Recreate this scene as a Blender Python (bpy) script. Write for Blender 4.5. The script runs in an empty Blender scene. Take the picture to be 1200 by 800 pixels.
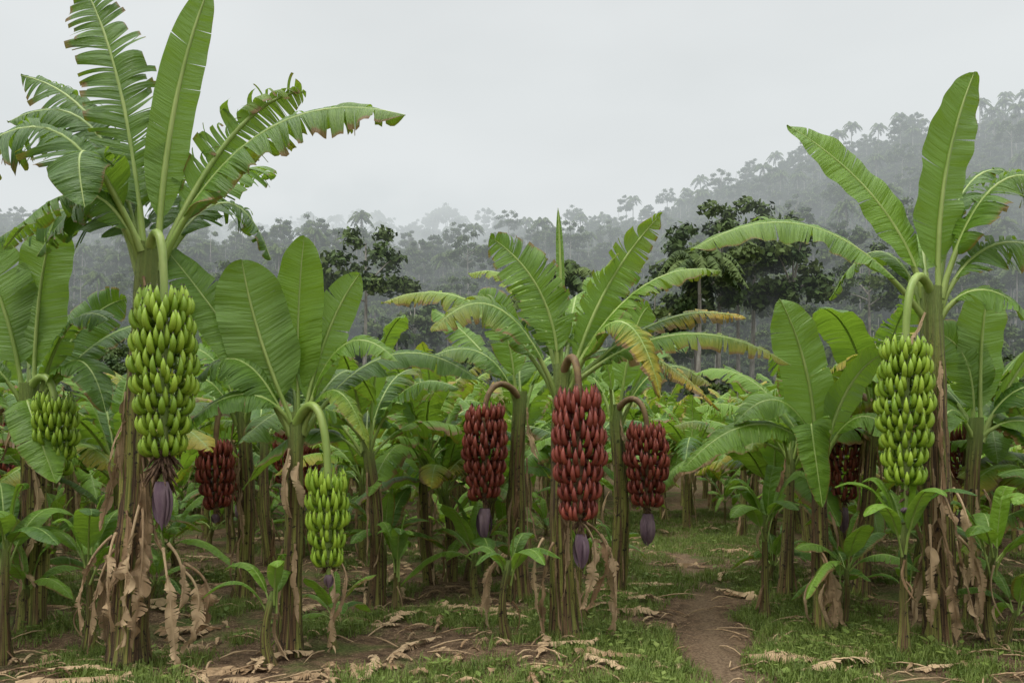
import bpy, math, random
import numpy as np
from mathutils import Vector, noise
R=random.Random(7)
sc=bpy.context.scene
Z=np.array([0,0,1.0])
# ------------------------------------------------------------------ mesh builder
class MB:
    def __init__(s): s.v=[];s.f=[];s.m=[];s.uv=[];s.lc=[];s.n=0
    def grid(s,P,UV,LC,mat,flip=False,wrap=False):
        a,b=P.shape[:2]; o=s.n
        s.v.append(P.reshape(-1,3)); s.uv.append(UV.reshape(-1,3)); s.lc.append(np.broadcast_to(LC,(a,b,4)).reshape(-1,4))
        s.n+=a*b
        i=np.arange(a-1)[:,None]; jn=b if wrap else b-1; j=np.arange(jn)[None,:]; j2=(j+1)%b
        q=np.stack([i*b+j,i*b+j2,(i+1)*b+j2,(i+1)*b+j],-1).reshape(-1,4)+o
        if flip: q=q[:,::-1]
        s.f.append(q); s.m.append(np.full(len(q),mat))
    def build(s,name,mats,smooth=True,parent=None,link=True):
        v=np.concatenate(s.v);f=np.concatenate(s.f);m=np.concatenate(s.m);uv=np.concatenate(s.uv);lc=np.concatenate(s.lc)
        me=bpy.data.meshes.new(name)
        me.vertices.add(len(v)); me.vertices.foreach_set('co',v.astype(np.float32).ravel())
        me.loops.add(len(f)*4); me.loops.foreach_set('vertex_index',f.astype(np.int32).ravel())
        me.polygons.add(len(f)); me.polygons.foreach_set('loop_start',(np.arange(len(f))*4).astype(np.int32))
        me.polygons.foreach_set('material_index',m.astype(np.int32))
        me.polygons.foreach_set('use_smooth',np.full(len(f),smooth))
        me.update(calc_edges=True)
        a=me.attributes.new('uvv','FLOAT_VECTOR','POINT'); a.data.foreach_set('vector',uv.astype(np.float32).ravel())
        a=me.attributes.new('lc','FLOAT_COLOR','POINT'); a.data.foreach_set('color',lc.astype(np.float32).ravel())
        for x in mats: me.materials.append(x)
        ob=bpy.data.objects.new(name,me); sc.collection.objects.link(ob)
        if parent: ob.parent=parent
        return ob
def nrm(a): return a/np.maximum(np.linalg.norm(a,axis=-1,keepdims=True),1e-9)
def bez(P0,M,P2):
    C=2*M-(P0+P2)/2
    def f(t):
        t=np.asarray(t,float)[...,None]; return (1-t)**2*P0+2*t*(1-t)*C+t*t*P2
    def d(t):
        t=np.asarray(t,float)[...,None]; return nrm(2*(1-t)*(C-P0)+2*t*(P2-C))
    L=np.linalg.norm(M-P0)+np.linalg.norm(P2-M)
    return f,d,L
def tube(mb,pts,rad,mat,lc=(0,0,0,0),sides=8,phase=0,poly=0):
    pts=np.asarray(pts,float); n=len(pts); T=np.gradient(pts,axis=0); T=nrm(T)
    ref=np.array([1,0,0.]) if abs(T[:,0]).mean()<.7 else np.array([0,1.,0])
    A=nrm(np.cross(T,ref)); B=np.cross(T,A)
    th=np.arange(sides)*2*math.pi/sides+phase
    rad=np.asarray(rad,float)[:,None,None]
    P=pts[:,None,:]+rad*(np.cos(th)[None,:,None]*A[:,None,:]+np.sin(th)[None,:,None]*B[:,None,:])
    l=np.concatenate([[0],np.cumsum(np.linalg.norm(np.diff(pts,axis=0),axis=1))])
    UV=np.zeros((n,sides,3)); UV[...,0]=th[None]/6.283; UV[...,1]=l[:,None]; UV[...,2]=np.linspace(0,1,n)[:,None]
    mb.grid(P,UV,np.array(lc,float),mat,wrap=True,flip=True)
def prof(b):
    a=(1-(1-np.minimum(b/.28,1))**2.4)**.65
    c=np.maximum(0,1-np.maximum(0,(b-.5)/.5)**2.4)**.75
    return a*c
def leaf(mb,P0,M,P2,w,S,r,pet=.14,vee=.25,grav=.6,torn=.2,yel=0.,brn=.2,nu=34,nv=5,mat=0,rmat=1,rib=.018,crumple=0,tone=None):
    P0,M,P2,S=[np.asarray(x,float) for x in (P0,M,P2,S)]
    f,d,L=bez(P0,M,P2)
    Tm=d(.5); Nm=nrm(np.cross(S,Tm)); sg=1 if (Nm[2]>0.02 or (abs(Nm[2])<=.02 and Nm[1]>0)) else -1
    tone=r.random() if tone is None else tone
    ph=r.random()*9; sweep=.35
    for side in (1,-1):
        ns=1 if torn<.03 else int(3+torn*36*(.7+.6*r.random()))
        cuts=sorted([0,1]+[r.uniform(.04,.97) for _ in range(ns-1)])
        for k in range(len(cuts)-1):
            b0,b1=cuts[k],cuts[k+1]
            if b1-b0<.004: continue
            nr=max(2,int(round((b1-b0)*nu)))+1
            q=np.linspace(0,1,nr)[:,None]; v=np.linspace(0,1,nv+1)[None,:]
            g=(r.uniform(.04,.5)*min(1,torn*1.6)) if ns>1 else 0
            bb=np.repeat(np.linspace(b0,b1,nr)[:,None],nv+1,1)
            t=pet+(1-pet)*bb[:,0]
            Mp=f(t);T=d(t)
            Sv=nrm(S[None]-T*(T@S)[:,None]); N=sg*np.cross(Sv,T)
            G=-Z[None]+T*T[:,2:3]
            gs=grav*(.7+.6*r.random())+(torn*r.uniform(-.1,1.7) if ns>1 else 0)
            tw=r.uniform(-.5,.5)*torn; lf=r.uniform(1-.32*torn,1.03)
            W=w*prof(bb[:,0])*lf
            P=np.zeros((nr,nv+1,3)); p=Mp.copy(); P[:,0]=p
            for j in range(1,nv+1):
                vv=j/nv
                D=side*Sv+vee*(1-1.3*vv)*N+gs*vv*1.3*G+T*(sweep*(1-.3*vv)+tw*vv)
                p=p+nrm(D)*(W/nv)[:,None]; P[:,j]=p
            if g>0:
                c=P.mean(0,keepdims=True); P=P+(c-P)*(g*v**1.6)[...,None]
            und=np.sin(bb*L*9+ph+side)*.5+np.sin(bb*L*23+ph*2)*.3
            P=P+N[:,None,:]*(und*v*w*(.16+crumple*.6))[...,None]
            if crumple:
                for i in range(nr):
                    for j in range(nv+1):
                        nn=noise.noise_vector(Vector(P[i,j]*9)+Vector((ph,0,0)))
                        P[i,j]+=np.array(nn)*w*crumple*(.3+j/nv)
            UV=np.zeros((nr,nv+1,3)); UV[...,0]=bb*L; UV[...,1]=v*side; UV[...,2]=bb
            lc=np.array([tone,yel,brn*r.uniform(.5,1.3),r.random()])
            mb.grid(P,UV,lc,mat,flip=(sg*side<0))
    tt=np.linspace(0,1,16); pts=f(tt)
    T=d(tt); Sv=nrm(S[None]-T*(T@S)[:,None]); N=sg*np.cross(Sv,T)
    rr=rib*(1-tt)**.7*.85+rib*.14; rr[0]*=1.4
    tube(mb,pts-N*(rr*.55)[:,None],rr,rmat,(tone,yel,brn,0),6)
# ------------------------------------------------------------------ materials
def newmat(n):
    m=bpy.data.materials.new(n); m.use_nodes=True; nt=m.node_tree; nt.nodes.clear()
    return m,nt
class NT:
    def __init__(s,nt): s.t=nt
    def n(s,ty,**k):
        x=s.t.nodes.new(ty)
        for a,b in k.items(): setattr(x,a,b)
        return x
    def l(s,a,b): s.t.links.new(a,b)
    def math(s,op,a,b=None,c=None,clamp=False):
        x=s.n('ShaderNodeMath',operation=op); x.use_clamp=clamp
        for i,q in enumerate((a,b,c)):
            if q is None: continue
            if isinstance(q,(int,float)): x.inputs[i].default_value=q
            else: s.l(q,x.inputs[i])
        return x.outputs[0]
    def mix(s,f,a,b,mode='MIX'):
        x=s.n('ShaderNodeMix',data_type='RGBA',blend_type=mode)
        for i,q in ((0,f),(6,a),(7,b)):
            if isinstance(q,(int,float)): x.inputs[i].default_value=q
            elif isinstance(q,tuple): x.inputs[i].default_value=(*q,1)
            else: s.l(q,x.inputs[i])
        return x.outputs[2]
    def noise(s,vec,scale,detail=3,rough=.55):
        x=s.n('ShaderNodeTexNoise'); x.inputs['Scale'].default_value=scale; x.inputs['Detail'].default_value=detail; x.inputs['Roughness'].default_value=rough
        if vec is not None: s.l(vec,x.inputs['Vector'])
        return x.outputs[0]
    def attr(s,n):
        return s.n('ShaderNodeAttribute',attribute_name=n)
    def sep(s,v):
        x=s.n('ShaderNodeSeparateXYZ'); s.l(v,x.inputs[0]); return x.outputs
    def comb(s,a,b,c):
        x=s.n('ShaderNodeCombineXYZ')
        for i,q in enumerate((a,b,c)):
            if isinstance(q,(int,float)): x.inputs[i].default_value=q
            else: s.l(q,x.inputs[i])
        return x.outputs[0]
    def ramp(s,f,lo,hi):
        x=s.n('ShaderNodeMapRange'); x.interpolation_type='SMOOTHSTEP'; x.inputs[1].default_value=lo; x.inputs[2].default_value=hi; s.l(f,x.inputs[0]); return x.outputs[0]
    def bump(s,h,st,dist):
        x=s.n('ShaderNodeBump'); x.inputs['Strength'].default_value=st; x.inputs['Distance'].default_value=dist; s.l(h,x.inputs['Height']); return x.outputs[0]
    def out(s,col,rough=.6,spec=.4,nor=None,trans=0,tcol=None):
        p=s.n('ShaderNodeBsdfPrincipled'); o=s.n('ShaderNodeOutputMaterial')
        if isinstance(col,tuple): p.inputs['Base Color'].default_value=(*col,1)
        else: s.l(col,p.inputs['Base Color'])
        if isinstance(rough,(int,float)): p.inputs['Roughness'].default_value=rough
        else: s.l(rough,p.inputs['Roughness'])
        p.inputs['Specular IOR Level'].default_value=spec
        if nor is not None: s.l(nor,p.inputs['Normal'])
        if trans:
            tr=s.n('ShaderNodeBsdfTranslucent'); s.l(tcol,tr.inputs[0]) if not isinstance(tcol,tuple) else None
            if nor is not None: s.l(nor,tr.inputs['Normal'])
            mx=s.n('ShaderNodeMixShader'); mx.inputs[0].default_value=trans
            s.l(p.outputs[0],mx.inputs[1]); s.l(tr.outputs[0],mx.inputs[2]); s.l(mx.outputs[0],o.inputs[0])
        else: s.l(p.outputs[0],o.inputs[0])
def leafmat(name,c1,c2,under):
    m,t=newmat(name);g=NT(t)
    u=g.attr('uvv'); c=g.attr('lc'); x,y,z=g.sep(u.outputs['Vector'])
    cs=g.sep(c.outputs['Vector']); rnd,yel,brn=cs; geo=g.n('ShaderNodeNewGeometry')
    streak=g.noise(g.comb(g.math('MULTIPLY',x,60),g.math('MULTIPLY',y,1.2),g.math('MULTIPLY',rnd,30)),1.0,3,.75)
    pleat=g.noise(g.comb(g.math('MULTIPLY',x,22),g.math('MULTIPLY',y,.6),g.math('MULTIPLY',rnd,17)),1.0,1,.5)
    big=g.noise(geo.outputs['Position'],3.0,2)
    f=g.math('ADD',g.math('MULTIPLY',streak,.50),g.math('ADD',g.math('MULTIPLY',big,.30),g.math('MULTIPLY',rnd,.45)),clamp=True)
    f=g.ramp(f,.28,.95)
    col=g.mix(f,c1,c2)
    col=g.mix(g.math('MULTIPLY',geo.outputs['Backfacing'],.75),col,under)
    ay=g.math('ABSOLUTE',y)
    yf=g.math('MULTIPLY',yel,g.ramp(g.math('ADD',g.math('ADD',g.math('MULTIPLY',z,.8),g.math('MULTIPLY',ay,.5)),g.math('MULTIPLY',streak,.8)),.8,1.5),clamp=True)
    col=g.mix(yf,col,(.50,.32,.03))
    edge=g.math('ADD',g.math('ADD',ay,g.math('MULTIPLY',streak,.45)),g.math('MULTIPLY',z,.12))
    thr=g.math('SUBTRACT',1.36,g.math('MULTIPLY',brn,.42))
    bf=g.math('MULTIPLY',g.math('SUBTRACT',edge,thr),9,clamp=True)
    spot=g.ramp(g.noise(g.comb(g.math('MULTIPLY',x,9),g.math('MULTIPLY',y,2.5),rnd),2.2,3,.7),.68,.78)
    bf=g.math('MAXIMUM',bf,g.math('MULTIPLY',spot,g.math('MULTIPLY',brn,1.2,clamp=True)),clamp=True)
    col=g.mix(bf,col,(.19,.105,.035))
    mr=g.ramp(ay,.07,.0)
    col=g.mix(g.math('MULTIPLY',mr,.5),col,(.28,.36,.10))
    tcol=g.mix(.6,col,(.27,.44,.015))
    h=g.math('ADD',g.math('MULTIPLY',streak,1.2),g.math('MULTIPLY',pleat,2.4))
    nor=g.bump(h,.75,.013)
    g.out(col,g.math('ADD',.30,g.math('MULTIPLY',streak,.25)),.38,nor,.33,tcol)
    return m
M_leaf=leafmat('banana_leaf',(.036,.100,.012),(.170,.310,.026),(.16,.28,.055))
def simple(name,cols,scale,rough=.7,spec=.3,stretch=None,bumpd=.01,detail=4,trans=0,rndmix=None,pos=True):
    m,t=newmat(name);g=NT(t); geo=g.n('ShaderNodeNewGeometry'); v=geo.outputs['Position']
    if stretch:
        a=g.sep(v); v=g.comb(g.math('MULTIPLY',a[0],stretch[0]),g.math('MULTIPLY',a[1],stretch[1]),g.math('MULTIPLY',a[2],stretch[2]))
    n=g.noise(v,scale,detail,.65)
    c=g.mix(g.ramp(n,.3,.7),cols[0],cols[1])
    if len(cols)>2:
        n2=g.noise(v,scale*.37,3); c=g.mix(g.ramp(n2,.5,.62),c,cols[2])
    lc=g.sep(g.attr('lc').outputs['Vector'])
    if rndmix: c=g.mix(g.math('MULTIPLY',lc[0],rndmix[0],clamp=True),c,rndmix[1])
    g.out(c,rough,spec,g.bump(n,.6,bumpd),trans,c if trans else None)
    return m
M_pet=simple('petiole_green',((.18,.27,.05),(.28,.36,.10)),8,.45,.4,(1,1,.3))
M_dry=simple('dry_leaf',((.09,.052,.025),(.38,.26,.145),(.20,.12,.06)),16,.8,.2,(1,1,.30),.02,trans=.10,rndmix=(.65,(.52,.39,.23)))
m,t=newmat('pseudostem_sheath');g=NT(t); u=g.attr('uvv'); x,y,z=g.sep(u.outputs['Vector']); lc=g.sep(g.attr('lc').outputs['Vector'])
ang=g.math('MULTIPLY',x,6.2832); cx=g.math('COSINE',ang); sx=g.math('SINE',ang)
vec=g.comb(g.math('MULTIPLY',cx,2.2),g.math('MULTIPLY',sx,2.2),g.math('ADD',g.math('MULTIPLY',y,.7),g.math('MULTIPLY',lc[0],20)))
fine=g.comb(g.math('MULTIPLY',cx,10),g.math('MULTIPLY',sx,10),g.math('ADD',g.math('MULTIPLY',y,1.5),g.math('MULTIPLY',lc[0],20)))
n1=g.noise(vec,1.3,4,.6); n2=g.noise(fine,1.2,4,.6); geo=g.n('ShaderNodeNewGeometry'); n3=g.noise(geo.outputs['Position'],22,4,.7)
col=g.mix(g.ramp(n2,.35,.65),(.11,.135,.025),(.33,.31,.075))
col=g.mix(g.ramp(n1,.46,.54),col,(.055,.033,.018))
col=g.mix(g.ramp(g.math('ADD',g.math('MULTIPLY',n2,.6),g.math('MULTIPLY',n1,.5)),.55,.63),col,(.19,.115,.05))
col=g.mix(g.ramp(n3,.56,.65),col,(.020,.013,.009))
col=g.mix(g.math('MULTIPLY',g.ramp(z,.70,1.0),.85),col,(.18,.26,.06))
g.out(col,.6,.35,g.bump(g.math('ADD',n2,g.math('MULTIPLY',n3,.5)),.8,.03)); M_stem=m
def fruitmat(name,a,b,tip,rough):
    m,t=newmat(name);g=NT(t); z=g.sep(g.attr('uvv').outputs['Vector'])[2]; lc=g.sep(g.attr('lc').outputs['Vector'])
    geo=g.n('ShaderNodeNewGeometry'); n=g.noise(geo.outputs['Position'],30,4,.7)
    f=g.math('ADD',g.math('MULTIPLY',lc[0],.7),g.math('MULTIPLY',n,.4),clamp=True)
    c=g.mix(f,a,b); c=g.mix(g.ramp(n,.60,.72),c,tuple(k*.45 for k in a))
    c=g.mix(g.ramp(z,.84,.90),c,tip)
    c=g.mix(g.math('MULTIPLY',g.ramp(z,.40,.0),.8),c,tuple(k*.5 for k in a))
    g.out(c,rough,.4,g.bump(n,.15,.004)); return m
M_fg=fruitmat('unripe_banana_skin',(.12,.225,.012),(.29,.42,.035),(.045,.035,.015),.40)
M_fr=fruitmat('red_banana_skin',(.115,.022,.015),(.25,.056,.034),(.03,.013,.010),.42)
M_bud=simple('flower_bract_purple',((.11,.065,.095),(.21,.15,.17)),12,.65,.3,(1,1,.3),.008)
M_scrap=simple('dried_flower',((.05,.03,.02),(.17,.11,.07)),30,.9,.1)
M_red_stalk=simple('fruit_stalk_red',((.12,.07,.04),(.2,.14,.06)),15,.6)
LM=[M_leaf,M_pet,M_dry,M_stem,M_fg,M_fr,M_bud,M_scrap,M_red_stalk]
# ------------------------------------------------------------------ plant parts
def stem(mb,base,top,r0,r1,r,rows=34,sides=28):
    base=np.array(base,float);top=np.array(top,float); t=np.linspace(0,1,rows)
    bend=np.array([r.uniform(-.06,.06),r.uniform(-.06,.06),0])
    C=base[None]+(top-base)[None]*t[:,None]+bend[None]*np.sin(t*math.pi)[:,None]
    th=np.arange(sides)*2*math.pi/sides; H=np.linalg.norm(top-base); k=r.random()*6
    rad=(r0+(r1-r0)*t**.8+.05*np.exp(-t*H*7))[:,None]*np.ones((1,sides))
    for m_,am,sl in ((3,.17,1.3),(4,.11,-1.9)):
        s=((th[None]*m_/6.283+t[:,None]*sl+k)%1.0); rad*=1+am*(s-.5)
    for i in range(rows):
        for j in range(sides):
            rad[i,j]*=1+.14*noise.noise(Vector((math.cos(th[j])*1.5+k,math.sin(th[j])*1.5,t[i]*H*2.5)))
    P=C[:,None,:]+rad[...,None]*np.stack([np.cos(th),np.sin(th),0*th],-1)[None]
    UV=np.zeros((rows,sides,3)); UV[...,0]=th[None]/6.283; UV[...,1]=(t*H)[:,None]; UV[...,2]=t[:,None]
    mb.grid(P,UV,np.array([r.random(),0,0,0]),3,wrap=True)
def dryflaps(mb,base,top,r0,r,n,big=1.,front=False):
    base=np.array(base,float);top=np.array(top,float)
    for i in range(n):
        h=r.uniform(.25,.95); a=r.uniform(0,6.283)
        if front and i%2==0: a=r.uniform(-2.6,-.5)
        o=np.array([math.cos(a),math.sin(a),0]); p=base+(top-base)*h+o*r0*.8
        L=min(r.uniform(.25,.95)*big,p[2]-.03)
        M=p+o*r.uniform(.02,.08)*big+np.array([r.uniform(-.04,.04),0,-L*.5]); P2=p+o*r.uniform(.0,.10)*big+np.array([r.uniform(-.10,.10),r.uniform(-.05,.05),-L])
        b=a+r.uniform(-.9,.9); S=np.array([-math.sin(b),math.cos(b),0])
        leaf(mb,p,M,P2,r.uniform(.012,.042)*big,S,r,pet=.05,vee=-.6,grav=.2,torn=.4,nu=18,nv=3,mat=2,rmat=2,rib=.008,crumple=.6)
def hangdry(mb,p,r,L,w,a):
    p=np.array(p,float)
    for k in range(2):
        a2=a+r.uniform(-.7,.7)*k; o=np.array([math.cos(a2),math.sin(a2),0]); b=a2+r.uniform(-1,1); S=np.array([-math.sin(b),math.cos(b),0])
        l=L*r.uniform(.75,1.05); q=p+np.array([r.uniform(-.05,.05),0,r.uniform(-.05,.05)])
        leaf(mb,q,q+o*.14+np.array([r.uniform(-.05,.05),0,-l*.38]),q+o*.10+np.array([r.uniform(-.12,.12),0,-l]),w*r.uniform(.6,1),S,r,pet=.3,vee=-1.1,grav=.3,torn=.7,nu=34,nv=4,mat=2,rmat=2,rib=.011,crumple=.7)
def finger(mb,p0,out,L,rad,mat,r,lift):
    t=np.array([0,.08,.17,.3,.48,.66,.80,.89,.935,.97,1.0])
    c=p0+out*L*.78-Z*L*.06; e=p0+out*L*(.64-.22*lift)+Z*L*(.76+.14*lift)
    tt=t[:,None]; pts=(1-tt)**2*p0+2*tt*(1-tt)*c+tt**2*e
    rr=rad*np.array([.45,.5,.8,1,1.05,1.0,.84,.52,.30,.26,.16])
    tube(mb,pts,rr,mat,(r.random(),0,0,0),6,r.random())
def bunch(mb,top,Lb,Rb,r,mat,hands=8,per=17):
    top=np.array(top,float); sp=Lb/hands; L0=sp*1.36
    for k in range(hands):
        q=k/(hands-1); pr=(.86+.20*math.sin(min(1,q*1.5)*math.pi*.6))*(1-.32*max(0,q-.45)/.55)
        ex=r.uniform(-.04,.04)*Rb*3; ey=r.uniform(-.02,.02); a0=r.random()*6; tilt=r.uniform(-.3,.3); td=r.random()*6
        for row in (0,1):
            n=int(per*(1-.25*q)); ro=Rb*pr
            for i in range(n):
                a=a0+(i+.5*row)*6.2832/n+r.uniform(-.08,.08)
                o=np.array([math.cos(a),math.sin(a),0])
                z=top[2]-Lb*.04-sp*(k+.86)+row*sp*.38+tilt*Rb*.35*math.cos(a-td)+r.uniform(-.008,.008)
                L=L0*(.92+.12*pr)*r.uniform(.86,1.1)*(.93 if row else 1)*(1-.2*q)
                p=np.array([top[0]+ex*.4,top[1]+ey*.4,z])+o*max(.03,ro-L*.66-row*Rb*.10)
                finger(mb,p,nrm(o+np.array([r.uniform(-.16,.16),r.uniform(-.16,.16),r.uniform(-.10,.06)])),L,Rb*.098*r.uniform(.88,1.1)*(1-.1*q),mat,r,r.uniform(.1,.6)+row*.3)
def budpart(mb,top,Lr,Lbud,rb,r,smat,scrapn=40,scr=.05):
    top=np.array(top,float); e=top+np.array([r.uniform(-.02,.02),0,-Lr])
    tube(mb,[top+(e-top)*q for q in np.linspace(0,1,6)],[.016]*6,smat)
    for i in range(scrapn):
        a=r.random()*6.283; q=r.uniform(0,.75); p=top+(e-top)*q; o=np.array([math.cos(a),math.sin(a),r.uniform(-.9,.3)])
        L=r.uniform(.4,1)*scr*2
        tube(mb,[p+o*L*s+Z*(-L*.5*s*s) for s in (0,.35,.7,1)],[.006,.011,.010,.003],7,sides=5)
    n=16; t=np.linspace(0,1,n); rr=rb*np.maximum(.03,(np.sin(math.pi*np.minimum(1,t*.9+.08)**.62))**.8)*(1-.35*t)
    tube(mb,[e-Z*Lbud*q for q in t],rr,6,sides=14)
    for k in range(4):
        a=r.random()*6.283; o=np.array([math.cos(a),math.sin(a),0]); S=np.array([-o[1],o[0],0])
        p=e-Z*Lbud*.02+o*rb*.4
        leaf(mb,p,p+o*rb*.5-Z*Lbud*.45,p-o*rb*.15-Z*Lbud*r.uniform(.85,.97),rb*.7,S,r,pet=0,vee=-.9,grav=0,torn=0,nu=10,nv=4,mat=6,rmat=6,rib=.003)
def stalk(mb,c,h,r,smat,r0=.032):
    c=np.array(c,float);h=np.array(h,float); t=np.linspace(0,1,14)[:,None]
    c1=c+(h-c)*np.array([.55,.55,0])+Z*(.10+.5*np.linalg.norm((h-c)[:2])); c2=np.array([h[0],h[1],max(c[2],h[2])+.10])
    P=(1-t)**3*c+3*t*(1-t)**2*c1+3*t*t*(1-t)*c2+t**3*h
    tube(mb,P,np.linspace(r0*1.15,r0*.8,14),smat,sides=10)
def hero(X,Y,zc,s,leaves,r0=.13,r1=.075,lean=(0,0),seed=1,fruit=None,dry=8,hang=(),name='banana_plant',big=1,rib=.020,front=True,extra=0):
    r=random.Random(seed)
    e=bpy.data.objects.new(name,None); e.empty_display_size=.3; sc.collection.objects.link(e); e.location=(X,Y,0)
    base=np.array([-lean[0],-lean[1],-.08]); top=np.array([0,0,zc])
    mb=MB(); stem(mb,base,top+Z*.04,r0,r1,r); mb.build('pseudostem',LM,parent=e)
    mb=MB()
    for i,lf in enumerate(leaves):
        mx,mz,my,tx,tz,ty,w,a,rl,torn=lf[:10]; yel=lf[10] if len(lf)>10 else 0.0; brn=lf[11] if len(lf)>11 else .25+.5*torn; grav=lf[12] if len(lf)>12 else .55
        tone=lf[13] if len(lf)>13 else None
        az=math.atan2(my,mx) if (mx or my) else 0
        P0=top+np.array([math.cos(az)*r1*.6,math.sin(az)*r1*.6,-r.uniform(.02,.22)])
        M=top+np.array([mx,my,mz])*s; P2=top+np.array([tx,ty,tz])*s
        a=math.radians(a);rl=math.radians(rl); S=(math.cos(a)*math.cos(rl),math.sin(a)*math.cos(rl),math.sin(rl))
        leaf(mb,P0,M,P2,w*s,S,r,torn=torn,yel=yel,brn=brn,grav=grav,nu=52,nv=7,rib=rib,tone=tone)
    mb.build('leaves',LM,parent=e)
    if fruit:
        hx,hy,zt,zb,Rb,mt,bud=fruit
        smat=1 if mt==4 else 8
        mb=MB(); stalk(mb,top+np.array([0,-.02,-.05]),(hx,hy,zt-.05),r,smat)
        tube(mb,[(hx,hy,zt-.04+(zb-zt)*q) for q in np.linspace(0,1,6)],[.030]*6,smat)
        mb.build('fruit_stalk',LM,parent=e)
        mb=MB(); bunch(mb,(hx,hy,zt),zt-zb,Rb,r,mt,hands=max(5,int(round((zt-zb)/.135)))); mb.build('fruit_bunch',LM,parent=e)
        if bud:
            mb=MB(); budpart(mb,(hx,hy,zb+.04),bud[0]+.04,bud[1],bud[2],r,smat,bud[3],bud[4]); mb.build('flower_bud',LM,parent=e)
    mb=MB(); ok=False
    if dry: dryflaps(mb,base,top,r0,r,dry,big,front); ok=True
    for (hx,hy,hz,L,w,a) in hang: hangdry(mb,(hx,hy,hz),r,L,w,math.radians(a)); ok=True
    if ok: mb.build('dry_leaves',LM,parent=e)
    return e
# ------------------------------------------------------------------ hero plants
hero(-2.64,5.8,3.02,.00622,[
 (24,165,10,62,325,25,25,35,-8,.05,0,.15,.3,1.0),
 (-38,185,10,-95,330,30,50,10,18,.8,0,.5,.8,.25),
 (135,132,-10,305,140,-40,52,80,50,.75,.05,.6,1.0,.4),
 (85,150,40,168,210,60,42,30,-30,.95,.1,.6,.9,.5),
 (-100,130,-20,-225,55,-30,66,90,50,.8,0,.6,.9,.15),
 (-85,160,50,-200,240,80,50,30,30,.95,0,.5,.9,.3),
 (-75,85,50,-180,10,80,50,90,45,.8,0,.4,.8,.1),
 (65,72,60,112,10,100,44,110,40,.8,0,.4,.9,.1),
 (-50,50,-50,-120,-20,-80,34,70,30,.5,0,.4,.8,.3),
 (45,120,110,80,150,200,44,10,10,.7,0,.3,.7,.6),
 (-20,100,90,-60,130,190,44,0,30,.6,0,.3,.7,.2),
 (-40,90,-60,-25,20,-95,40,0,0,.3,0,.3,.4,.1),
 (-120,70,80,-260,40,120,56,90,45,.9,0,.3,.8,.1),
 (-80,150,30,-185,160,30,50,60,45,.95,0,.4,.9,.2)
 ],r0=.135,r1=.085,lean=(.17,0),seed=11,
 fruit=(.22,-.26,2.66,1.56,.222,4,(.22,.34,.060,90,.07)),dry=13,
 hang=[(.02,-.12,1.15,1.12,.085,-60),(-.16,-.14,.95,.9,.07,-100),(.14,-.12,.9,.88,.07,-40),(-.25,0,.8,.8,.06,200),(.30,-.05,.75,.72,.06,-20)],big=1.1,rib=.026)
hero(-1.62,6.0,1.80,.00643,[
 (0,112,5,6,215,10,30,0,0,.0,0,.1,.3,1.0),
 (-38,90,-15,-58,180,-20,42,12,10,.03,0,.1,.4,.6),
 (30,95,15,68,175,30,25,25,-15,.1,0,.15,.4,.8),
 (-72,92,-10,-150,198,-20,30,35,20,.15,0,.2,.4,.4),
 (55,82,-10,122,62,-20,26,85,40,.35,0,.3,.6,.6),
 (100,78,50,215,45,60,30,90,35,.3,0,.3,.7,.2),
 (-65,22,-40,-150,-62,-60,26,80,35,.2,0,.2,.6,.3),
 (-55,62,-20,-112,40,-20,40,75,35,.25,0,.2,.6,.3),
 (-30,70,60,-80,60,110,32,30,20,.3,0,.3),
 (40,60,70,70,20,130,30,150,10,.3,0,.3),
 (50,30,-20,90,-40,-30,22,80,20,.3,.2,.4)],
 r0=.085,r1=.055,lean=(.06,0),seed=12,fruit=(.29,-.25,1.38,.74,.155,4,(.08,.10,.03,25,.03)),dry=5,hang=[(.28,-.05,.72,.7,.045,-60)],rib=.019)
hero(.42,6.6,2.22,.0071,[
 (-2,95,5,-5,190,8,5,0,0,0,0,0),
 (-25,85,-8,-85,152,-10,36,12,25,.6,0,.5,.6,.5),
 (50,92,10,120,188,20,29,25,-25,.6,.1,.5,.6,.8),
 (88,92,-5,182,112,-10,30,75,30,.65,.1,.5,.8,.6),
 (-105,82,30,-220,85,50,28,90,35,.55,.35,.7,.8,.7),
 (-75,66,-30,-148,36,-50,36,88,42,.45,.3,.6,.7,.4),
 (118,58,15,220,62,20,23,90,40,.8,1.2,1.2),
 (130,38,-15,258,2,-25,25,88,42,.6,.4,.7,.8,.5),
 (58,48,-50,100,-38,-80,31,50,30,.45,.7,.8),
 (-45,105,60,-115,130,90,25,60,20,.5,.2,.4),
 (95,28,60,205,-45,80,24,90,40,.7,1.0,1.1),
 (20,90,90,30,110,160,34,0,30,.5,0,.3),
 (-20,80,70,-50,60,140,34,0,30,.5,0,.3),(60,110,50,100,140,100,30,20,10,.5,0,.3)],
 r0=.11,r1=.07,lean=(-.02,0),seed=13,fruit=(.11,-.30,2.02,1.05,.212,5,(.16,.28,.055,30,.035)),dry=12,
 hang=[(.14,-.14,.95,.9,.07,-60),(.28,-.08,.85,.85,.065,-30),(-.12,-.1,.85,.85,.045,-140),(-.45,.1,.7,.65,.05,180)],rib=.022)
hero(.09,8.2,2.10,.0088,[
 (-50,50,-10,-120,35,-10,24,90,35,.5,.1,.4),(-20,80,0,-50,120,0,24,10,10,.3),(40,50,30,100,20,60,22,80,30,.3),(-60,70,40,-110,110,60,24,40,20,.4),(0,60,60,10,70,120,28,0,30,.3)],
 r0=.11,r1=.07,lean=(0,0),seed=14,fruit=(-.36,-.25,1.97,1.08,.225,5,(.12,.34,.07,20,.03)),dry=8)
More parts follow.
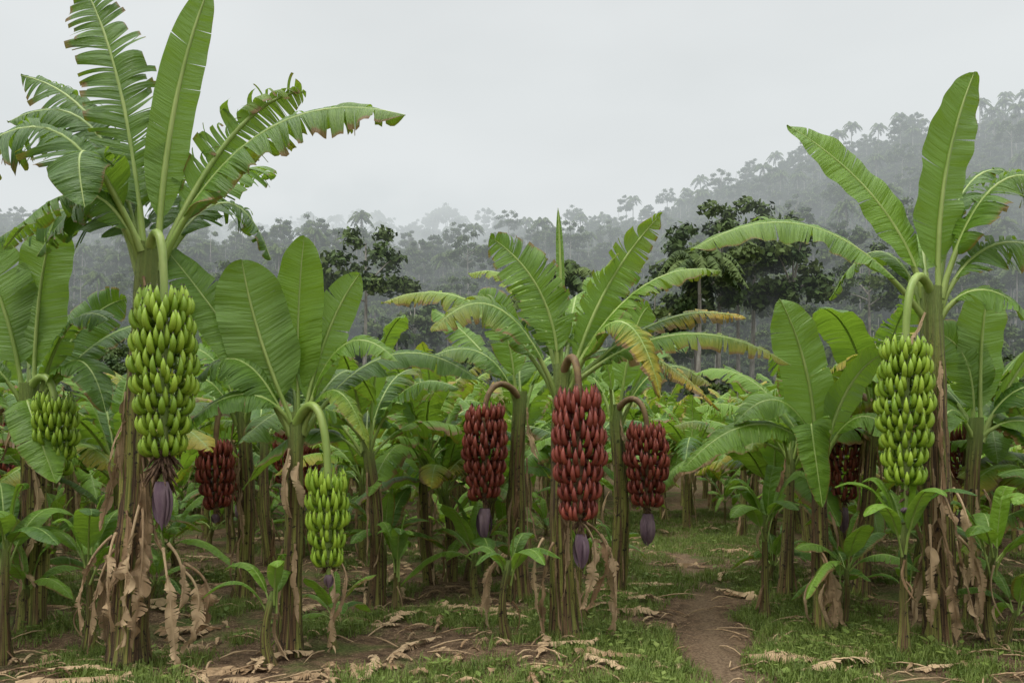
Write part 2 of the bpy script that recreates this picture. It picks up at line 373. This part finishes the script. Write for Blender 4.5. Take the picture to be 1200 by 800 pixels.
hero(1.10,8.5,1.98,.0091,[
 (50,45,-10,110,25,-10,22,90,35,.6,.3,.6),(20,80,0,40,120,0,22,10,0,.3),(-40,50,30,-90,20,60,22,80,30,.3),(50,60,40,100,80,60,22,60,20,.4),(0,60,60,10,70,120,28,0,30,.3),(-20,55,-30,-60,0,-60,20,60,20,.3)],
 r0=.10,r1=.065,lean=(0,0),seed=15,fruit=(.30,-.25,1.78,.98,.225,5,(.10,.34,.07,20,.03)),dry=8)
hero(3.32,6.3,2.80,.00675,[
 (14,130,0,50,258,0,34,15,-10,.05,0,.2,.3,.6),
 (-62,108,5,-166,200,10,28,20,25,.08,0,.2,.3,.8),
 (-145,72,-15,-288,42,-25,34,85,38,.25,.05,.4,.8,.6),
 (62,118,-20,120,95,-50,56,70,50,.9,.1,.6,.9,.4),
 (75,55,-10,165,10,-20,46,88,45,.9,.1,.5,.8,.3),
 (60,-5,-25,130,-88,-40,32,80,35,.3,0,.3,.6,.5),
 (30,90,80,80,80,150,36,20,30,.6,0,.3),
 (-35,62,60,-75,10,110,32,60,20,.5,0,.3),
 (70,140,50,150,150,60,44,60,40,.95,0,.4,.8,.2)],
 r0=.13,r1=.08,lean=(-.10,0),seed=16,fruit=(-.34,-.27,2.38,1.34,.205,4,(.22,.05,.03,14,.04)),dry=12,
 hang=[(-.05,-.12,.98,.95,.065,-100),(.12,-.1,.85,.7,.05,-60),(.05,-.13,1.3,.8,.05,-80)],big=1.0,rib=.024)
hero(2.62,6.8,1.60,.0073,[
 (-14,80,0,-46,170,0,31,5,10,.05,0,.1,.3,.9),
 (-85,22,-20,-168,-32,-30,26,88,38,.3,0,.2),
 (-50,50,-10,-105,22,-20,28,88,38,.2,0,.2),
 (32,62,0,74,105,0,26,30,-20,.1,0,.2),
 (48,30,-30,92,-60,-50,26,70,30,.2),
 (-60,75,50,-130,88,80,26,60,20,.3),
 (0,60,80,0,40,150,30,0,30,.2),(-20,20,-30,-15,-70,-50,24,20,10,.1)],r0=.09,r1=.05,lean=(-.05,0),seed=17,dry=6,hang=[(-.02,-.1,.7,.6,.045,-80)])
hero(4.2,7.2,1.80,.0077,[
 (-12,70,0,-52,105,0,32,10,20,.1),(50,40,-10,110,20,-20,28,88,38,.3),(5,85,0,15,160,0,30,5,0,.0),
 (-45,10,-20,-70,-70,-40,26,70,25,.1),(60,-5,-20,110,-80,-30,26,80,35,.1),(-30,60,60,-80,60,100,26,60,20,.3),(60,70,10,110,110,20,28,40,0,.2)],r0=.09,r1=.055,seed=18,dry=6)
hero(-4.12,6.8,2.08,.0073,[
 (12,105,0,32,205,0,32,5,0,.05,0,.1,.3,.7),(-25,95,-10,-60,170,-15,44,15,15,.2,0,.2,.4,.2),(50,70,-10,105,75,-20,32,80,35,.4),
 (65,30,-20,110,-30,-40,30,70,30,.4),(-50,30,-20,-90,-20,-30,34,80,30,.5),(30,80,60,70,120,90,30,30,0,.3),
 (20,-30,-30,60,-110,-50,28,40,10,.1),(-40,80,50,-90,110,80,34,30,20,.4),(80,70,40,150,70,60,30,90,35,.5)],
 r0=.12,r1=.08,seed=19,fruit=(.30,-.15,1.98,1.36,.19,4,None),dry=8,big=1.1)
hero(-2.85,8.4,2.0,.009,[
 (-40,60,0,-90,60,0,26,90,35,.4),(45,60,0,100,60,0,26,90,35,.3),(10,80,0,25,140,0,26,0,0,.2),(-30,80,20,-60,130,30,24,20,0,.2),(40,40,-30,80,-20,-40,22,80,30,.3),(-40,30,-30,-80,-30,-40,22,80,30,.3)],
 seed=20,r0=.10,r1=.065,fruit=(-.20,-.2,1.6,.96,.19,5,(.08,.10,.04,10,.03)),dry=8)
def sleaves(r,n,L,w):
    lv=[]
    for i in range(n):
        az=i*2.4+r.random()*.6; el=r.uniform(.2,1.1) if i else 1.35; o=(math.cos(az),math.sin(az)); l=L*r.uniform(.75,1.2)*100
        lv.append((o[0]*l*.5*math.cos(el),l*.55*math.sin(el)+6,o[1]*l*.5*math.cos(el),o[0]*l*math.cos(el)*1.1,l*(math.sin(el)*.95-.18),o[1]*l*math.cos(el)*1.1,w*100,math.degrees(az)+90,r.uniform(-10,10),0.03,0,.1))
    return lv
def sucker(X,Y,h,seed,n=6,L=.42,w=.075):
    r=random.Random(seed)
    hero(X,Y,h,.01,sleaves(r,n,L,w),r0=.036,r1=.022,seed=seed,dry=2,name='banana_sucker',big=.45,rib=.008)
sucker(-.02,6.45,.62,31,6,.46,.075); sucker(-1.72,5.75,.50,32,5,.42,.06); sucker(2.95,6.0,.95,33,7,.55,.08)
sucker(2.35,7.4,.9,34,7,.6,.11); sucker(-3.3,6.2,.7,35,7,.6,.11); sucker(3.75,6.2,.75,36,7,.55,.09)
sucker(-3.75,5.9,.85,37,7,.7,.12); sucker(3.95,5.7,.9,38,6,.6,.10); sucker(.65,7.4,.6,39,6,.4,.06); sucker(-1.1,7.6,.5,40,6,.45,.07)
# ------------------------------------------------------------------ plantation rows
def rplant(seed,zc,Lf,nl,nu=26,nv=4,bun=None,low=False):
    r=random.Random(seed); mb=MB(); top=np.array([0,0,zc]); base=np.array([r.uniform(-.1,.1),0,-.1])
    stem(mb,base,top,.080 if not low else .04,.05 if not low else .028,r,22,16)
    for i in range(nl):
        q=i/(nl-1); az=i*2.399+r.uniform(-.3,.3); o=np.array([math.cos(az),math.sin(az),0])
        el=1.40-1.25*q**.8+r.uniform(-.12,.12); L=Lf*r.uniform(.85,1.1)*(1 if i else .8)
        M=top+o*L*.5*math.cos(el)+Z*L*.52*math.sin(el); dr=.15+.85*q
        P2=top+o*L*(math.cos(el)*.9+.12)+Z*L*(math.sin(el)*.95-dr*.45)
        a=r.uniform(-.35,.35); S=np.array([-o[1]*math.cos(a),o[0]*math.cos(a),math.sin(a)])
        leaf(mb,top+o*.04-Z*r.uniform(0,.2)*(.3 if low else 1),M,P2,L*(r.uniform(.15,.19) if not low else r.uniform(.12,.16)),S,r,torn=r.choice([.03,.2,.4,.6,.8]) if not low else r.choice([.0,.05,.15]),yel=r.choice([0,0,0,.2,.6]) if not low else 0,brn=r.uniform(.1,.9),nu=nu,nv=nv,rib=.016 if not low else .009,vee=.3)
    if not low: dryflaps(mb,base,top,.085,r,3)
    if bun:
        stalk(mb,top-Z*.05,(.28,-.12,zc-.2),r,8); bunch(mb,(.28,-.12,zc-.15),.8,.18,r,bun,6,13); budpart(mb,(.28,-.12,zc-.9),.15,.26,.05,r,8,12,.03)
    return mb
defs=[(101,1.65,1.5,11,None),(102,1.4,1.5,10,None),(103,1.9,1.4,10,5),(104,1.55,1.6,11,None),(105,1.85,1.5,10,4),(106,1.25,1.6,11,None),(107,1.5,1.35,12,None),(108,1.75,1.5,9,None)]
variants=[rplant(sd,zc,L,n,bun=bn).build('banana_plant',LM) for (sd,zc,L,n,bn) in defs]
lowv=[rplant(200+i,h,L,n,18,3,low=True).build('banana_sucker',LM) for i,(h,L,n) in enumerate([(.45,.85,7),(.65,.95,8),(.30,.7,6),(.8,1.0,8)])]
path=lambda y:1.42+(y-5)*.165
spots=[]
y=8.6
while y<25:
    x=-.72*y-2.5+R.uniform(0,1)
    while x<.72*y+2.5:
        xx=x+R.uniform(-.45,.45); yy=y+R.uniform(-.5,.5)
        x+=1.35+.015*y
        if abs(xx-path(yy))<.95 and yy<15: continue
        if any((xx-a)**2+(yy-b)**2<.8 for a,b in ((.09,8.2),(1.1,8.5),(-2.85,8.4))): continue
        spots.append((xx,yy,R.randrange(8)))
    y+=1.6
for (xx,yy,k) in [(-1.35,7.9,0),(-5.6,7.4,3),(5.3,7.9,1),(5.0,6.9,5),(-5.2,6.0,5),(2.9,8.4,3),(-.75,9.2,5)]: spots.append((xx,yy,k))
used=set()
def place(vs,nm,xx,yy,k,s):
    key=(nm,k)
    if key not in used: ob=vs[k]; used.add(key)
    else: ob=bpy.data.objects.new(nm,vs[k].data); sc.collection.objects.link(ob)
    ob.location=(xx,yy,0); ob.rotation_euler=(R.uniform(-.06,.06),R.uniform(-.06,.06),R.random()*6.283); ob.scale=(s,s,s*R.uniform(.92,1.08))
for (xx,yy,k) in spots: place(variants,'banana_plant',xx,yy,k,R.uniform(.8,1.1)*(1+.008*(yy-8)))
y=6.6
while y<20:
    x=-.72*y-1+R.uniform(0,1)
    while x<.72*y+1.5:
        xx=x+R.uniform(-.5,.5); yy=y+R.uniform(-.4,.4); x+=1.2
        if abs(xx-path(yy))<.85+.25*(yy<9) : continue
        if yy<7.8 and -1.2<xx<1.3: continue
        if yy<7.6 and -2.6<xx<-1.9: continue
        if R.random()<.2: continue
        place(lowv,'banana_sucker',xx,yy,R.randrange(4),R.uniform(.6,1.1)*(.8 if yy<8 else 1))
    y+=1.45
def instmass(name,pts,child):
    v=[];f=[]
    for (x,y,z,s,a) in pts:
        o=len(v)
        for k in range(4):
            an=a+math.pi/4+k*math.pi/2; v.append((x+math.cos(an)*s*.7071,y+math.sin(an)*s*.7071,z))
        f.append((o,o+1,o+2,o+3))
    me=bpy.data.meshes.new(name); me.from_pydata(v,[],f); ob=bpy.data.objects.new(name,me); sc.collection.objects.link(ob)
    ob.instance_type='FACES'; ob.use_instance_faces_scale=True; ob.show_instancer_for_render=False; ob.show_instancer_for_viewport=False
    child.parent=ob; child.location=(0,0,0); return ob
far=[[] for _ in range(4)]
y=25.5
while y<70:
    x=-.75*y-4
    while x<.75*y+4:
        far[R.randrange(4)].append((x+R.uniform(-.7,.7),y+R.uniform(-.7,.7),0,R.uniform(.95,1.35),R.random()*6.28)); x+=2.3
    y+=2.4
for k in range(4):
    c=bpy.data.objects.new('plantation_plant',variants[(0,1,3,6)[k]].data); sc.collection.objects.link(c)
    instmass('distant_banana_plantation',far[k],c)
# ------------------------------------------------------------------ terrain
def sstep(a,b,x):
    t=min(1,max(0,(x-a)/(b-a))); return t*t*(3-2*t)
def hill(x,y):
    if y<62: return 0
    h=sstep(70,420,y)*97+58*math.exp(-((x-275)/125)**2-((y-290)/105)**2)+26*math.exp(-((x-150)/75)**2-((y-360)/70)**2)
    h+=14*math.exp(-((x-85)/50)**2-((y-175)/45)**2)+12*math.exp(-((x+75)/60)**2-((y-200)/50)**2)
    h+=11*noise.noise(Vector((x*.011,y*.011,3)))*sstep(80,200,y)+7*noise.noise(Vector((x*.035,y*.035,8)))*sstep(80,160,y)
    return h
def gz(x,y): 
    return (.045*noise.noise(Vector((x*.9,y*.9,0)))+.02*noise.noise(Vector((x*3,y*3,5))))-.03*math.exp(-((x-path(y))/.35)**2)
def sheet(name,xs,ys,fn,mat):
    X,Y=np.meshgrid(xs,ys); P=np.zeros(X.shape+(3,)); P[...,0]=X;P[...,1]=Y
    for i in range(X.shape[0]):
        for j in range(X.shape[1]): P[i,j,2]=fn(float(X[i,j]),float(Y[i,j]))
    mb=MB(); mb.grid(P,P.copy(),np.array([0,0,0,0.]),0); return mb.build(name,[mat])
m,t=newmat('plantation_soil');g=NT(t); geo=g.n('ShaderNodeNewGeometry'); pos=geo.outputs['Position']; px,py,pz=g.sep(pos)
n1=g.noise(pos,.9,4,.6); n2=g.noise(pos,9,5,.7); n3=g.noise(pos,45,4,.7); n4=g.noise(pos,2.4,4,.6)
soil=g.mix(g.ramp(n2,.35,.65),(.060,.037,.021),(.175,.115,.067))
soil=g.mix(g.ramp(n3,.54,.66),soil,(.31,.215,.13))
grs=g.mix(g.ramp(n3,.35,.65),(.045,.060,.017),(.12,.145,.04))
pathd=g.math('ABSOLUTE',g.math('SUBTRACT',px,g.math('ADD',g.math('MULTIPLY',py,.165),.595)))
pd2=g.math('ADD',pathd,g.math('ADD',g.math('MULTIPLY',n4,.5),g.math('MULTIPLY',py,.015)))
gf=g.math('SUBTRACT',g.math('ADD',g.math('MULTIPLY',n1,.9),g.math('MULTIPLY',n4,.5)),g.math('MULTIPLY',g.ramp(pd2,.62,.35),.3))
gf=g.ramp(gf,.68,.84)
c=g.mix(gf,soil,grs)
c=g.mix(g.math('MULTIPLY',g.ramp(g.math('ADD',pd2,g.math('MULTIPLY',n2,.3)),.76,.50),.85),c,g.mix(g.ramp(n3,.4,.6),(.13,.088,.053),(.24,.17,.105)))
g.out(c,.95,.15,g.bump(g.math('ADD',n2,g.math('MULTIPLY',n3,.6)),1.0,.06)); M_ground=m
xs=np.concatenate([np.linspace(-700,-16,24)[:-1],np.linspace(-16,16,160),np.linspace(16,700,24)[1:]])
ys=np.concatenate([np.linspace(-80,2,10)[:-1],np.linspace(2,24,130),np.linspace(24,900,36)[1:]])
sheet('ground',xs,ys,lambda x,y: gz(x,y) if (abs(x)<20 and 0<y<30) else 0,M_ground)
M_hill=simple('forest_floor',((.015,.028,.010),(.03,.05,.02)),.3,.9,.1,None,.5)
sheet('forested_hills',np.linspace(-520,560,110),np.linspace(64,620,70),lambda x,y:hill(x,y)-.4,M_hill)
# ------------------------------------------------------------------ forest trees
M_fol=simple('forest_foliage',((.014,.034,.009),(.055,.095,.020)),.5,.7,.2,None,.05,2,rndmix=(.9,(.10,.14,.034)))
M_bark=simple('pale_bark',((.16,.145,.12),(.36,.34,.29)),2,.8,.2,(1,1,.3))
def ftree(seed,H,cr,ch,ncl,q=.42,per=85):
    r=random.Random(seed); mb=MB()
    k=np.array([r.uniform(-.6,.6),r.uniform(-.6,.6),0])
    tp=[k*math.sin(s*2)*1+Z*H*.93*s for s in np.linspace(0,1,8)]
    tube(mb,tp,np.linspace(.26,.06,8)*H/18,1,sides=7)
    cents=[]
    for i in range(ncl):
        a=r.random()*6.283; rr=math.sqrt(r.random())*cr; zz=H-ch+ch*r.random()*math.sqrt(max(.05,1-(rr/cr)**2))*1.0
        c=np.array([math.cos(a)*rr,math.sin(a)*rr,zz]); cents.append(c)
        if i%3==0:
            s0=tp[5]+(tp[7]-tp[5])*r.random()*.6; s0[2]=min(s0[2],zz)
            if zz>s0[2]: tube(mb,[s0+(c-s0)*u+Z*math.sin(u*3.14)*.3 for u in (0,.33,.66,1)],[.10,.08,.05,.02],1,sides=5)
    P=[];LCs=[]
    rs=np.random.RandomState(seed)
    for c in cents:
        cs=r.uniform(.13,.24)*cr+.35; tone=r.random()*.9
        d=nrm(rs.normal(size=(per,3))); d[:,2]*=.62; rad=cs*rs.uniform(.35,1.1,(per,1)); pp=c+d*rad
        n=nrm(d+rs.normal(size=(per,3))*.6+Z*.4); A=nrm(np.cross(n,rs.normal(size=(per,3)))); B=np.cross(n,A)
        s=q*rs.uniform(.5,1.2,(per,1))
        P.append(np.stack([pp-A*s,pp-B*s*.55,pp+A*s,pp+B*s*.55],1)); LCs.append(np.tile([tone,0,0,0],(per*4,1)))
    P=np.concatenate(P); n=len(P)
    mb.v.append(P.reshape(-1,3)); mb.uv.append(np.zeros((n*4,3))); mb.lc.append(np.concatenate(LCs)); mb.f.append(np.arange(n*4).reshape(-1,4)+mb.n); mb.m.append(np.zeros(n,int)); mb.n+=n*4
    return mb
def palm(seed,H):
    r=random.Random(seed); mb=MB(); tube(mb,[Z*H*s+np.array([math.sin(s*2)*.5,0,0]) for s in np.linspace(0,1,8)],np.linspace(.2,.1,8),1,sides=7)
    top=Z*H+np.array([math.sin(2)*.5,0,0])
    for i in range(20):
        az=i*2.4; el=r.uniform(-.4,1.2); o=np.array([math.cos(az),math.sin(az),0]); L=3.4
        leaf(mb,top,top+o*L*.5*math.cos(el)+Z*L*.5*math.sin(el)+Z*.3,top+o*L*(math.cos(el)*.8+.15)+Z*L*(math.sin(el)*.7-.45),.75,(-o[1],o[0],0),r,torn=1.0,grav=1,nu=24,nv=2,mat=0,rmat=0,rib=.03,pet=.05)
    return mb
FT=[ftree(1,10,3.4,7,30,.33),ftree(2,12,3.2,8,32,.33),ftree(3,9,3.8,6,30,.33),ftree(4,16,3.2,6,26,.33),ftree(5,12,2.6,9,30,.32),ftree(6,20,4.8,6,30,.34),palm(7,12)]
fobs=[x.build('forest_tree',[M_fol,M_bark],smooth=False) for x in FT]
pts=[[] for _ in FT]
y=74.
while y<470:
    st=3.8+y*.0072; x=-.78*y-15
    while x<.78*y+25:
        xx=x+R.uniform(-1.8,1.8); yy=y+R.uniform(-2,2); x+=st
        u=R.random(); k=0 if u<.24 else 1 if u<.43 else 2 if u<.66 else 4 if u<.84 else 3 if u<.93 else 5 if u<.945 else 6
        s=R.uniform(.55,1.1)*(1+max(0,y-250)*.0012)
        if y<120: s*=.70
        if k==6: s*=1.25
        pts[k].append((xx,yy,hill(xx,yy)-.8,s,R.random()*6.28))
    y+=st*.95
for (x,yy,k,s) in [(-19,100,5,1.40),(-15.5,103,2,2.0),(25,98,5,1.45),(28.5,100,5,1.30),(31,104,5,1.5),(34,99,3,1.65),(22,96,3,1.6),(17,92,5,1.0),(-14,120,3,1.3),(63,150,3,1.4),(75,150,5,1.2),(38,115,5,1.1),(6,95,6,1.6),(20,88,6,1.7),(3,90,6,1.4),(12,92,6,1.3),(50,110,5,1.2),(-45,130,5,1.1),(100,240,5,1.2),(165,262,5,1.1)]:
    pts[k].append((x,yy,hill(x,yy)-.5,s,R.random()*6))
for k in range(len(FT)): instmass('distant_forest',pts[k],fobs[k])
# ------------------------------------------------------------------ ground cover
def gnoise(x,y): return noise.noise(Vector((x*.9,y*.9,2)))*.9+noise.noise(Vector((x*2.4,y*2.4,7)))*.6
rs=np.random.RandomState(3)
def cover(name,N,mk,mat,bias=0):
    V=[];F=[];LC=[];k=0
    while k<N:
        y=4.0+rs.rand()**1.5*15; x=rs.uniform(-.72*y-1,.72*y+1); pd=abs(x-path(y))
        dens=gnoise(x,y)+.50*math.exp(-((x-path(y))/1.7)**2)+bias
        if pd<.34: dens-=.95*(1-pd/.5)*max(0,1-(y-5)/10)
        if dens<rs.uniform(-.0,.5): 
            k+=.05; continue
        k+=1
        mk(V,F,LC,x,y,gz(x,y))
    mb=MB(); V=np.array(V); mb.v=[V];mb.f=[np.array(F)];mb.m=[np.zeros(len(F),int)];mb.uv=[np.zeros((len(V),3))];mb.lc=[np.array(LC)];mb.n=len(V)
    return mb.build(name,[mat],smooth=False)
def blade(V,F,LC,x,y,z):
    tone=rs.rand()
    for _ in range(4):
        a=rs.rand()*6.28; h=rs.uniform(.02,.09); b=rs.uniform(.2,1.1)*h; w=rs.uniform(.0022,.0045); bx=x+rs.uniform(-.03,.03); by=y+rs.uniform(-.03,.03); o=len(V); ca,sa=math.cos(a),math.sin(a)
        V+= [(bx-sa*w,by+ca*w,z-.01),(bx+sa*w,by-ca*w,z-.01),(bx+ca*b+sa*w*.4,by+sa*b-ca*w*.4,z+h),(bx+ca*b-sa*w*.4,by+sa*b+ca*w*.4,z+h)]
        F.append((o,o+1,o+2,o+3)); LC+=[(tone,0,0,0)]*4
def weed(V,F,LC,x,y,z):
    tone=rs.rand(); big=rs.uniform(.4,.9)*(2.4 if rs.rand()<.05 else 1)
    for i in range(5):
        a=rs.rand()*6.28; l=rs.uniform(.018,.045)*big; h=rs.uniform(.005,.05)*big; w=l*.38; d=rs.uniform(.0,.04)*big; ca,sa=math.cos(a),math.sin(a); bx,by=x+ca*d,y+sa*d; o=len(V); t=rs.uniform(-.3,.6)*l
        V+=[(bx,by,z+h),(bx+ca*l*.5-sa*w,by+sa*l*.5+ca*w,z+h+t*.6),(bx+ca*l,by+sa*l,z+h+t),(bx+ca*l*.5+sa*w,by+sa*l*.5-ca*w,z+h+t*.6)]
        F.append((o,o+1,o+2,o+3)); LC+=[(tone,0,0,0)]*4
M_grass=simple('grass_green',((.07,.12,.018),(.14,.205,.035)),6,.6,.3,None,.002,2,trans=.25,rndmix=(.55,(.21,.25,.06)))
cover('grass',66000,blade,M_grass,.0); cover('ground_weeds',22000,weed,M_grass,-.10)
r=random.Random(9); mb=MB()
def lit(x,y,L,w,a,cr=.5):
    z=gz(x,y)+.015; o=np.array([math.cos(a),math.sin(a),0]); p=np.array([x,y,z])
    leaf(mb,p,p+o*L*.5+np.array([-o[1],o[0],0])*r.uniform(-.1,.1)*L+Z*r.uniform(.01,.06),p+o*L+Z*r.uniform(0,.02),w,(-o[1],o[0],r.uniform(-.2,.2)),r,pet=.08,vee=.3,grav=.15,torn=.6,nu=12,nv=3,mat=0,rmat=0,rib=.008,crumple=cr)
for i in range(850):
    y=4.8+r.random()**1.3*12; x=r.uniform(-.7*y,.7*y)
    if abs(x-path(y))<.3: continue
    sm=r.random()<.68
    lit(x,y,r.uniform(.06,.22) if sm else r.uniform(.25,.8),r.uniform(.01,.035) if sm else r.uniform(.02,.065),r.random()*6.28)
for (x,y,L,w,a) in [(-2.35,5.45,.75,.11,.1),(-1.9,5.7,.5,.07,.6),(2.0,5.55,.7,.07,.4),(2.3,5.8,.6,.08,2.9),(2.9,5.6,.7,.07,.2),(-.9,7.8,.9,.08,-.3),(.2,6.2,.5,.07,.2),(.8,7.6,.7,.07,-.3),(1.0,8.8,.8,.08,.1),(-3.3,5.2,.8,.11,.2)]: lit(x,y,L,w,a,.35)
for i in range(500):
    y=4.8+r.random()**1.3*8; x=r.uniform(-.7*y,.7*y); a=r.random()*6.28; L=r.uniform(.08,.5); z=gz(x,y)+.012
    tube(mb,[(x+math.cos(a)*L*q,y+math.sin(a)*L*q,z+math.sin(q*3.1)*.03+r.uniform(0,.008)) for q in (0,.3,.6,1)],[.006,.007,.005,.002],0,(r.random(),0,0,0),5)
mb.build('leaf_litter',[M_dry])
# ------------------------------------------------------------------ mist
def vol(name,loc,dim,build):
    x,y,z=[d/2 for d in dim]; v=[(a*x,b*y,c*z) for a in (-1,1) for b in (-1,1) for c in (-1,1)]
    me=bpy.data.meshes.new(name); me.from_pydata(v,[],[(0,1,3,2),(4,6,7,5),(0,4,5,1),(2,3,7,6),(0,2,6,4),(1,5,7,3)])
    ob=bpy.data.objects.new(name,me); ob.location=loc; sc.collection.objects.link(ob)
    m,t=newmat(name); g=NT(t); build(g,m); me.materials.append(m); return ob
SIG=.0023
def hom(g,m):
    a=g.n('ShaderNodeVolumeAbsorption'); a.inputs[0].default_value=(0,0,0,1); a.inputs[1].default_value=SIG
    e=g.n('ShaderNodeEmission'); e.inputs[0].default_value=(.68,.735,.74,1); e.inputs[1].default_value=SIG  # mist glows by itself: emission stands in for daylight it would scatter
    s=g.n('ShaderNodeAddShader'); o=g.n('ShaderNodeOutputMaterial'); g.l(a.outputs[0],s.inputs[0]); g.l(e.outputs[0],s.inputs[1]); g.l(s.outputs[0],o.inputs['Volume'])
vol('mist',(0,90+200,110),(1100,400,222),hom)
def wisp(g,m):
    tc=g.n('ShaderNodeTexCoord'); x,y,z=g.sep(tc.outputs['Object'])
    q=g.math('SQRT',g.math('ADD',g.math('ADD',g.math('POWER',g.math('DIVIDE',x,85),2),g.math('POWER',g.math('DIVIDE',y,28),2)),g.math('POWER',g.math('DIVIDE',z,26),2)))
    n=g.noise(g.comb(g.math('MULTIPLY',x,.8),y,g.math('MULTIPLY',z,1.3)),.035,3,.6)
    d=g.math('MULTIPLY',g.math('MULTIPLY',g.ramp(q,1.0,.1),g.ramp(n,.38,.64)),.085)
    a=g.n('ShaderNodeVolumeAbsorption'); a.inputs[0].default_value=(0,0,0,1); g.l(d,a.inputs[1])
    e=g.n('ShaderNodeEmission'); e.inputs[0].default_value=(.69,.73,.74,1); g.l(d,e.inputs[1])  # cloud brightness is emitted by the volume, replacing scattered skylight
    s=g.n('ShaderNodeAddShader'); o=g.n('ShaderNodeOutputMaterial'); g.l(a.outputs[0],s.inputs[0]); g.l(e.outputs[0],s.inputs[1]); g.l(s.outputs[0],o.inputs['Volume'])
vol('low_cloud',(-62,285,80),(170,56,54),wisp)
# ------------------------------------------------------------------ sky and light
w=bpy.data.worlds.new("World"); sc.world=w; w.use_nodes=True; t=w.node_tree; t.nodes.clear(); g=NT(t)
sk=g.n('ShaderNodeTexSky',sky_type='NISHITA'); sk.sun_disc=False
tc=g.n('ShaderNodeTexCoord'); d=tc.outputs['Generated']; dx,dy,dz=g.sep(d)
cl=g.noise(g.comb(dx,dy,g.math('MULTIPLY',dz,2.6)),1.7,4,.5)
base=g.math('ADD',g.math('MULTIPLY',g.ramp(cl,.25,.75),2.4),7.3)
up=g.math('MULTIPLY',g.ramp(dz,.50,.95),28)
val=g.math('ADD',base,up)
cc=g.n('ShaderNodeVectorMath',operation='SCALE'); cc.inputs[0].default_value=(1.0,1.0,1.01); g.l(val,cc.inputs['Scale'])
col=g.mix(.96,sk.outputs[0],cc.outputs[0])
bg=g.n('ShaderNodeBackground'); bg.inputs[1].default_value=.1; o=g.n('ShaderNodeOutputWorld'); g.l(col,bg.inputs[0]); g.l(bg.outputs[0],o.inputs[0])
L=bpy.data.lights.new('sun','SUN'); L.energy=1.5; L.angle=math.radians(15); L.color=(1,.96,.88)
so=bpy.data.objects.new('sun',L); sc.collection.objects.link(so)
dv=Vector((-.35,-.25,.9)); so.rotation_euler=dv.to_track_quat('Z','Y').to_euler()
sk.sun_elevation=math.asin(dv.normalized().z); sk.sun_rotation=math.atan2(dv.x,dv.y)
sc.view_settings.view_transform='Standard'; sc.view_settings.look='None'; sc.view_settings.exposure=0
cam=bpy.data.cameras.new('camera'); co=bpy.data.objects.new('camera',cam); sc.collection.objects.link(co); sc.camera=co
cam.lens=28; cam.sensor_width=36; cam.shift_y=.1; cam.clip_end=3000; co.location=(0,0,1.6); co.rotation_euler=(math.radians(90),0,0)
